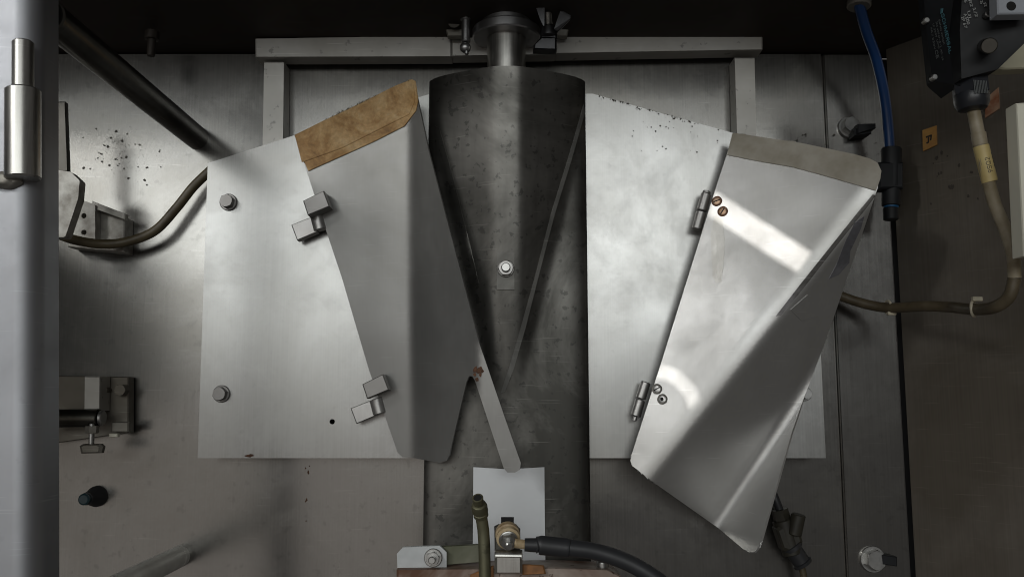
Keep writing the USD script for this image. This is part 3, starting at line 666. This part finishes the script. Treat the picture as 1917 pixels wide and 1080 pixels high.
single('dark_strip', block([(100, 190), (121, 190), (126, 322), (100, 322)], -.03, .006), 'darksteel', 'narrow dark metal strip beside the left post, above the pale bracket', 'strip', smooth=15)
ad = thing('adjuster', P(172, 848, .0), 'small dark clamp mechanism with bolts and a wing screw, at the left post', 'clamp')
part(ad, 'back_plate', block([(96, 703), (240, 705), (240, 810), (190, 812), (96, 830)], .016, .012), 'dull', smooth=15)
part(ad, 'front_bar', block([(158, 704), (187, 704), (186, 769), (157, 769)], -.004, .019), 'bar', smooth=15)
part(ad, 'rod', cyl(P(92, 783, -.006), P(186, 782, -.006), .0075), 'rod')
part(ad, 'rod_end', cyl(P(187, 782, -.006), P(194, 782, -.006), .0062), 'bolt')
part(ad, 'screw', cyl(P(172, 792, -.012), P(171, 836, -.012), .0022), 'bolt')
part(ad, 'nut', prism(P(173, 797, -.012), (0, 0, -1), .0052, .006), 'dull', smooth=15)
part(ad, 'wing_knob', [block([(147, 835), (153, 831), (186, 831), (191, 836), (188, 848), (150, 849)], -.016, .008, bev=.0018)], 'dull', smooth=20)
for bx in (199, 232):
    part(ad, 'bolt_head', prism(P(bx, 730, .016), NY, .0052, .008), 'dull', smooth=15)
part(ad, 'block', block([(208, 790), (240, 790), (240, 808), (208, 808)], .006, .0095), 'dull', smooth=15)
part(ad, 'bolt_head', block([(203, 811), (219, 811), (219, 818), (203, 818)], .008, .006), 'white', smooth=15, label='pale bolt head under the plate')

# ================================================================ right side: tubes, fitting, cables, switch
single('blue_air_tube', pipe([P(1607, 6, -.055), P(1622, 60, -.040), P(1640, 110, -.025), P(1654, 170, -.015), P(1662, 230, -.008), P(1666, 284, -.004)], .0043), 'blue', 'blue plastic air tube running down to the black tee fitting', 'tube', smooth=60)
fc = thing('tube_connector', P(1612, 12, -.055), 'small silver push-in connector at the top of the blue tube', 'connector')
c = P(1608, 14, -.054)
part(fc, 'collet', lathe(c, (.1, .1, 1), [(.0085, 0), (.0095, .001), (.0095, .005), (.008, .007), (.008, .05)], 24), 'dull')
yt = -.004; s = S(1668, 330, yt)
tf = thing('tee_fitting', P(1668, 390, yt), 'black plastic tee fitting with blue rings where the blue tube ends', 'fitting')
part(tf, 'body', [block([(1646, 303), (1692, 303), (1692, 353), (1646, 353)], yt - .008, .017, bev=.0015), cyl(P(1669, 352, yt), P(1669, 278, yt), 18 * s), cyl(P(1668, 350, yt), P(1668, 386, yt), 16.5 * s), cyl(P(1638, 328, yt), P(1660, 328, yt), 17 * s)], 'black', smooth=25)
part(tf, 'release_ring', lathe(P(1669, 280, yt), (0, 0, 1), [(13 * s, -.001), (14 * s, .0008), (12 * s, .0016)], 28), 'bluering')
part(tf, 'release_ring', lathe(P(1638, 328, yt), (-1, -.3, 0), [(13 * s, -.001), (14.5 * s, .002), (13 * s, .004)], 28), 'bluering')
part(tf, 'release_ring', lathe(P(1668, 386, yt), (0, 0, -1), [(13 * s, -.001), (13.5 * s, .001), (12 * s, .002)], 28), 'bluering')
part(tf, 'lower_collar', cyl(P(1667, 389, yt), P(1668, 412, yt), 13.5 * s), 'black')
def wall_bolt(px, py, label, r=.0085, axis=(.12, -1, .0), clip=None):
    b = thing('hex_bolt', P(px, py, WALL), label, 'bolt')
    ax = np.array(axis, float); ax /= np.linalg.norm(ax); c = P(px, py, WALL)
    part(b, 'washer', lathe(c, ax, [(r * 1.25, -.002), (r * 1.25, .001), (r * 1.2, .0018), (r * .5, .0018)], 40), 'bolt')
    part(b, 'bolt_head', prism(c + ax * .0018, ax, r, .007, phase=.4), 'bolt', smooth=20)
    if clip is not None: part(b, 'clip', clip, 'black', smooth=15, label='black clip beside the bolt head')
wall_bolt(1588, 240, 'hex bolt on the wall above the grey taped corner of the right flap', .0078, (.05, -1, .1), [block([(1606, 232), (1640, 231), (1640, 240), (1606, 250)], .012, .016), block([(1598, 240), (1632, 240), (1632, 250), (1600, 254)], .015, .014)])
wall_bolt(1633, 1046, 'hex bolt with washer at the bottom of the wall beside the black air tube', .0088, (.05, -1, .05), block([(1652, 1038), (1680, 1042), (1680, 1060), (1654, 1056)], .020, .009))

ca = thing('sensor_cable', P(1825, 212, -.15), 'cream cable with a yellow marker sleeve hanging from the black switch, turning brown lower down', 'cable')
cp = [P(1822, 205, -.16), P(1829, 240, -.16), P(1838, 285, -.16), P(1849, 335, -.158), P(1863, 385, -.156), P(1882, 430, -.154), P(1896, 475, -.154), P(1899, 520, -.152), P(1889, 555, -.148), P(1862, 575, -.136), P(1825, 579, -.108), P(1780, 575, -.066), P(1730, 573, -.042), P(1662, 576, -.008), P(1612, 567, .006), P(1565, 551, .014)]
part(ca, 'upper_cable', pipe(cp[:8], [.0042] * 8), 'cable', smooth=60)
part(ca, 'lower_cable', pipe(cp[7:], .0042), 'cable2', smooth=60)
for tx, ty, yy in ((1662, 575, -.008), (1822, 578, -.108)):
    c = P(tx, ty, yy)
    tie = trimesh.creation.torus(.0052, .0011, 28, 10); R = trimesh.geometry.align_vectors([0, 0, 1], [1, .1 if yy > -.05 else -.9, 0]); tie.apply_transform(R); tie.apply_translation(c)
    nub = rbox(c + np.array([.002, -.002, .0068 if yy < -.05 else -.0052]), (.007, .004, .0035), bev=.0006)
    part(ca, 'cable_tie', [tie, nub], 'tie')
sl0, sl1 = P(1836, 273, -.16), P(1853, 341, -.158); s = S(1845, 310, -.16)
sl = part(ca, 'marker_sleeve', lathe(sl0, sl1 - sl0, [(.0044, 0), (.0050, .0002), (.0050, np.linalg.norm(sl1 - sl0) - .0002), (.0044, np.linalg.norm(sl1 - sl0))], 40), 'sleeve')
part(ca, 'heat_sleeve', pipe([P(1831.5, 250, -.16), P(1835.5, 273, -.16)], .0047), 'cable', smooth=60)
ax = (sl0 - sl1) / np.linalg.norm(sl0 - sl1)
def sleeve_text(phi, along):
    m = meshkit.text_mesh('9SQ2', .0030, .00015)
    for _ in range(1): m = m.subdivide()
    m.apply_translation([-m.bounds[:, 0].mean(), -m.bounds[:, 1].mean(), 0])
    v = m.vertices; r = .00502; e2 = np.array([1.0, 0, 0]); e2 = e2 - ax * (e2 @ ax); e2 /= np.linalg.norm(e2); e3 = np.cross(e2, ax); e3 = e3 if e3[1] < 0 else -e3
    th = phi - v[:, 1] / r; rad = r + v[:, 2] * .5
    m.vertices = (sl0 + sl1) / 2 + ax * (v[:, 0] + along)[:, None] + e2 * (np.sin(th) * rad)[:, None] + e3 * (np.cos(th) * rad)[:, None]
    return m
part(sl, 'printed_mark', sleeve_text(-.12, -.0015), 'ink', smooth=False)
part(sl, 'printed_mark', sleeve_text(1.05, .0015), 'ink', smooth=False)

sw = thing('safety_switch', P(1800, 100, -.14), 'black plastic safety switch with small printed labels, upper right corner', 'switch')
def hullp(pts, ybk, bev=None):
    a = np.array([P(*q) for q in pts]); b = a.copy(); b[:, 1] = ybk
    return hull(np.vstack([a, b]))
part(sw, 'body', hullp([(1726, -40, -.150), (1732, 30, -.150), (1745, 152, -.150), (1750, 158, -.150), (1798, 160, -.168), (1803, -40, -.172)], -.142), 'black', smooth=15)
part(sw, 'head', hullp([(1797, 58, -.178), (1803, -40, -.178), (1930, -40, -.196), (1930, 70, -.190), (1868, 130, -.180), (1800, 148, -.174)], -.155), 'black', smooth=15)
fplane = Plane((1803, -40, -.1795), (1930, -40, -.1975), (1797, 58, -.1795))
# printed lines on the two labels
lp = Plane((1726, -40, -.1503), (1745, 152, -.1503), (1798, 160, -.1683))
def on(plane, px, py, off=.0002): return plane.at(np.float64(px), np.float64(py)) - ray(np.float64(px), np.float64(py)) * off
def print_line(text, a, b, plane, hpx, m_, bold=False):
    A_, B_ = on(plane, *a), on(plane, *b); nn = plane.n if plane.n[1] < 0 else -plane.n
    xd = (B_ - A_); L = np.linalg.norm(xd); xd /= L; yd = np.cross(nn, xd)
    hh = hpx * float((A_ - CAM) @ FWD) / F
    m = meshkit.text_mesh(text, hh, .00012, bold); m.apply_scale([L / m.extents[0], 1, 1]); m.apply_translation([-m.bounds[0, 0], 0, 0])
    T_ = np.eye(4); T_[:3, 0], T_[:3, 1], T_[:3, 2], T_[:3, 3] = xd, yd, nn, A_
    m.apply_transform(T_); part(sw, 'printed_line', m, m_, smooth=False)
print_line('SCHMERSAL', (1762, 28), (1777, 102), lp, 6, 'teal', True)
part(sw, 'printed_logo', hull([on(lp, 1761, 17), on(lp, 1766, 16), on(lp, 1765, 25), on(lp, 1760, 27), on(lp, 1763, 21, .0004)]), 'teal', smooth=False)
for a, b, t in (((1757, 38), (1766, 84), 'Safety switch'), ((1752, 42), (1764, 114), 'IEC 60947-5-1  AC-15'), ((1746, 46), (1757, 92), 'Ui 250V  Uimp'), ((1742, 52), (1749, 94), '4A / 230V')):
    print_line(t, a, b, lp, 3.0, 'greyink')
print_line('CE', (1750, 96), (1753, 111), lp, 6, 'greyink')
for a, b, t in (((1799, 33), (1806, 54), 'IP 67'), ((1804, 27), (1811, 47), 'A300'), ((1811, 22), (1814, 40), 'UL'), ((1802, -4), (1806, 6), '25'), ((1813, 2), (1817, 14), 'R2'), ((1821, 16), (1826, 33), '1/2'), ((1831, -4), (1836, 9), '54'), ((1838, 0), (1843, 14), 'LR')):
    print_line(t, a, b, fplane, 4.6, 'whiteink')
for px, py, yy in ((1733, 40, -.151), (1748, 146, -.152), (1848, 28, -.187)):
    c = P(px, py, yy)
    part(sw, 'screw', lathe(c, NY, [(.0022, -.002), (.0022, .0014), (.0016, .002)], 20), 'bolt')
part(sw, 'lock_screw', cyl(P(1840, 88, -.170), P(1852, 86, -.196), .0050), 'rod')
gb_ = block([(1866, -40), (1935, -40), (1935, 26), (1868, 27)], -.205, .010)
part(sw, 'actuator', gb_, 'greyblock', smooth=15)
part(sw, 'actuator_hole', lathe(P(1893, 12, -.2051), NY, [(.0030, -.001), (.0030, .0002)], 24), 'hole')
g0 = P(1813, 138, -.162); g1 = P(1818, 180, -.162); gd = (g1 - g0) / np.linalg.norm(g1 - g0)
gl = part(sw, 'cable_gland', [lathe(g0, gd, [(.0095, -.004), (.0095, .004)], 32), prism(g0 + gd * .003, gd, .0118, .0125, phase=.35, bev=.0006), lathe(g0 + gd * .0155, gd, [(.0108, -.001), (.0112, .002), (.0108, .006), (.009, .0095), (.006, .0105), (.0045, .0108)], 40)], 'gland', smooth=25)
ribs = []
a_, u_, v_ = frame(gd)
cs = P(1838, 165, -.162) - NY * 0
for i in range(9):
    th0 = None
    px = 1823 + i * 2.9
    top = P(px, 150 + i * .2, -.174); bot = P(px + 2.5, 175, -.174)
    ribs.append(cyl(top, bot, .00028, n=8, bev=.0001))
part(gl, 'grip_ribs', ribs, 'greyink')

def side_sticker(name, quad, mat_, label, cat, mark=None):
    q = np.array([PSIDE(px, py, .0002) for px, py in quad]); o = SNOR * .0015
    t = thing(name, q.mean(0), label, cat)
    part(t, 'plate', hull(np.vstack([q, q + o])), mat_, smooth=15)
    if mark: part(t, 'symbol', [hull(np.vstack([(m2 := np.array([PSIDE(px, py, .0016) for px, py in poly])), m2 + SNOR * .0003])) for poly in mark], 'ink', smooth=False)
side_sticker('warning_sticker', [(1728, 245), (1754, 236), (1755, 272), (1729, 284)], 'orange', 'small square orange sticker with a dark symbol, on the side wall by the tee fitting', 'sticker', [[(1733, 256), (1744, 252), (1745, 255), (1734, 259)], [(1737, 258), (1740, 257), (1739, 268), (1737, 268)], [(1742, 254), (1745, 253), (1744, 262), (1741, 264)], [(1734, 267), (1739, 265), (1739, 268), (1735, 270)]])
side_sticker('warning_sticker', [(1846, 186), (1870, 165), (1872, 204), (1845, 222)], 'redbrown', 'worn red-brown sticker on the side wall behind the switch cable', 'sticker')
single('white_block', block([(1903, 193), (1985, 188), (2005, 470), (1917, 479)], -.190, .013, bev=.001), 'white', 'long white plastic block at the right edge beside the cable', 'block', smooth=15)
single('cream_block', block([(1862, 126), (1930, 62), (1930, 128), (1880, 130)], -.150, .012, bev=.001), 'cream', 'cream plastic block under the black switch at the right edge', 'block', smooth=15)

# valve at the lower right
yv = .012
def PV(px, py, y=yv): return P(px, py, y)
va = thing('small_valve', PV(1480, 1000), 'small dark grimy valve with a side stub, hanging at the lower right', 'valve')
part(va, 'inlet_tube', pipe([PV(1440, 905, .018), PV(1452, 935, .016), PV(1461, 958)], .0034), 'rubber', smooth=60)
part(va, 'upper_nut', prism(PV(1459, 953), PV(1470, 990) - PV(1459, 953), .0072, .0125), 'darkplastic', smooth=20)
part(va, 'body', [cyl(PV(1464, 972), PV(1484, 1036), .0082, n=24), block([(1453, 990), (1470, 978), (1500, 996), (1504, 1015), (1480, 1034), (1466, 1030)], .0045, .014, bev=.002)], 'darkplastic', smooth=25)
part(va, 'side_stub', cyl(PV(1487, 1000, .006), PV(1495, 962, .004), .0058), 'darkplastic')
part(va, 'lower_collar', lathe(PV(1479, 1019), PV(1501, 1052) - PV(1479, 1019), [(.0078, 0), (.009, .001), (.009, .004), (.0072, .0046), (.0072, .016), (.0085, .0165), (.008, .019), (.004, .0195)], 28), 'rubber')
part(va, 'outlet_tube', pipe([PV(1496, 1045), PV(1504, 1075), PV(1512, 1120)], .0028), 'hose', smooth=60)

# ================================================================ foot of the picture: sealing head with clamp, nozzle, cable
yf = -.095
ba = thing('base_bar', P(950, 1100, yf), 'grimy rust-stained steel bar across the bottom, with two screws', 'bar')
part(ba, 'bar', block([(742, 1066), (900, 1067), (1040, 1062), (1140, 1066), (1163, 1078), (1160, 1140), (742, 1140)], yf, .03, bev=.0012), 'dirtyplate', smooth=15)
for px, py in ((770, 1068), (1128, 1056)):
    c = P(px, py + 6, yf + .010)
    part(ba, 'screw', lathe(c, (0, 0, 1), [(.0042, -.003), (.0045, .003), (.0042, .0042), (.003, .005)], 28), 'bolt')
single('brown_board', [block([(880, 1076), (924, 1058), (924, 1100), (880, 1100)], yf + .0005 - .004, .003), block([(977, 1056), (1018, 1058), (1022, 1074), (978, 1076)], yf - .0035, .003)], 'card', 'piece of orange-brown board sticking up beside the bright steel strip', 'board', smooth=15)
pb = thing('strap_bracket', P(790, 1045, -.08), 'pale steel bracket with clipped corners and a bolt, left end of the green-stained strap', 'bracket')
part(pb, 'bracket_plate', sheet([(743, 1036), (754, 1024), (823, 1021), (836, 1033), (836, 1062), (790, 1068), (744, 1066)], flat(-.088), .004, edge=12), 'palebracket', smooth=15)
bolt_parts(pb, 811, 1043, -.0882, 13, 17, head=.004, stud=.006)
part(pb, 'strap', block([(826, 1022), (900, 1018), (903, 1052), (830, 1058)], -.083, .004), 'strap', smooth=15)
yn = -.100
nz = thing('bent_nozzle', P(906, 1070, yn), 'tarnished bent pipe with an open green-brown nozzle, in front of the white sheet', 'nozzle')
part(nz, 'pipe', pipe([P(908, 1085, yn), P(907, 1040, yn), P(905, 995, yn), P(899, 955, yn - .003)], .0042), 'brass', smooth=60)
c = P(900, 962, yn - .003); d = P(893, 925, yn - .016) - c; L = np.linalg.norm(d); d /= L
part(nz, 'collar', lathe(c, d, [(.0045, -.002), (.0053, -.001), (.0053, .002), (.0045, .0026), (.0057, .0035), (.0057, .008), (.005, .010), (.0036, .0108)], 32), 'brass')
part(nz, 'nozzle_tip', lathe(c + d * .0105, d, [(.0036, -.001), (.0038, .004), (.0039, .0062), (.0030, .0064), (.0026, .0058), (.0024, .001)], 32), 'brass')
part(nz, 'bore', lathe(c + d * .0105, d, [(.0029, .0), (.0029, .0063)], 24), 'hole')
sc = thing('sensor_clamp', P(952, 1075, -.105), 'bright bent steel strip holding a cream insulator and bolt at the bottom centre', 'clamp')
yk = -.098
arc = [P(926, 1080, yk)]
part(sc, 'strip', block([(926, 1040), (978, 1040), (978, 1074), (926, 1074)], yk - .006, .004, bev=.0015), 'neck', smooth=40)
part(sc, 'upright', block([(925, 985), (933, 981), (966, 981), (974, 990), (974, 1030), (926, 1030)], yk + .004, .003), 'darksteel', smooth=20)
part(sc, 'strip_bend', cyl(P(926, 1040, yk - .001), P(978, 1040, yk - .001), .0045), 'neck')
c = P(950, 996, yk + .001); d = P(953, 1024, yk - .018) - c; d /= np.linalg.norm(d)
part(sc, 'insulator', lathe(c, d, [(.0075, -.002), (.0086, .0), (.0086, .004), (.0076, .0046), (.0076, .0056), (.0082, .0062), (.0082, .009), (.006, .010)], 36), 'ceramic')
part(sc, 'washer', lathe(c + d * .0098, d, [(.0066, 0), (.0066, .001), (.006, .0014)], 32), 'bolt')
part(sc, 'nut', prism(c + d * .011, d, .0058, .0045, phase=.2), 'bolt', smooth=20)
part(sc, 'stud', lathe(c + d * .0152, d, [(.003, 0), (.003, .004), (.0022, .0048)], 20), 'bolt')
part(sc, 'slot_plate', block([(938, 968), (962, 968), (962, 984), (938, 984)], -.066, .003, bev=.0003), 'hole', smooth=15)
kb = thing('black_cable', P(1080, 1030, yk), 'thick black cable with a rubber boot leaving the clamp to the right', 'cable')
kc = [P(978, 1020, yk - .010), P(1010, 1020, yk - .010), P(1065, 1025, yk - .010), P(1115, 1032, yk - .010), P(1165, 1048, yk - .012), P(1205, 1068, yk - .014), P(1250, 1098, yk - .016)]
part(kb, 'cable', pipe(kc[2:], .0058), 'rubber', smooth=60)
part(kb, 'boot', pipe([P(982, 1019, yk - .010), P(1008, 1020, yk - .010), P(1013, 1020, yk - .010), P(1060, 1025, yk - .010), P(1064, 1025.5, yk - .010)], [.0045, .0050, .0066, .0066, .0058]), 'rubber', smooth=40)
part(kb, 'lug', [cyl(P(962, 1016, yk - .012), P(986, 1019, yk - .010), .0032)], 'ceramic')
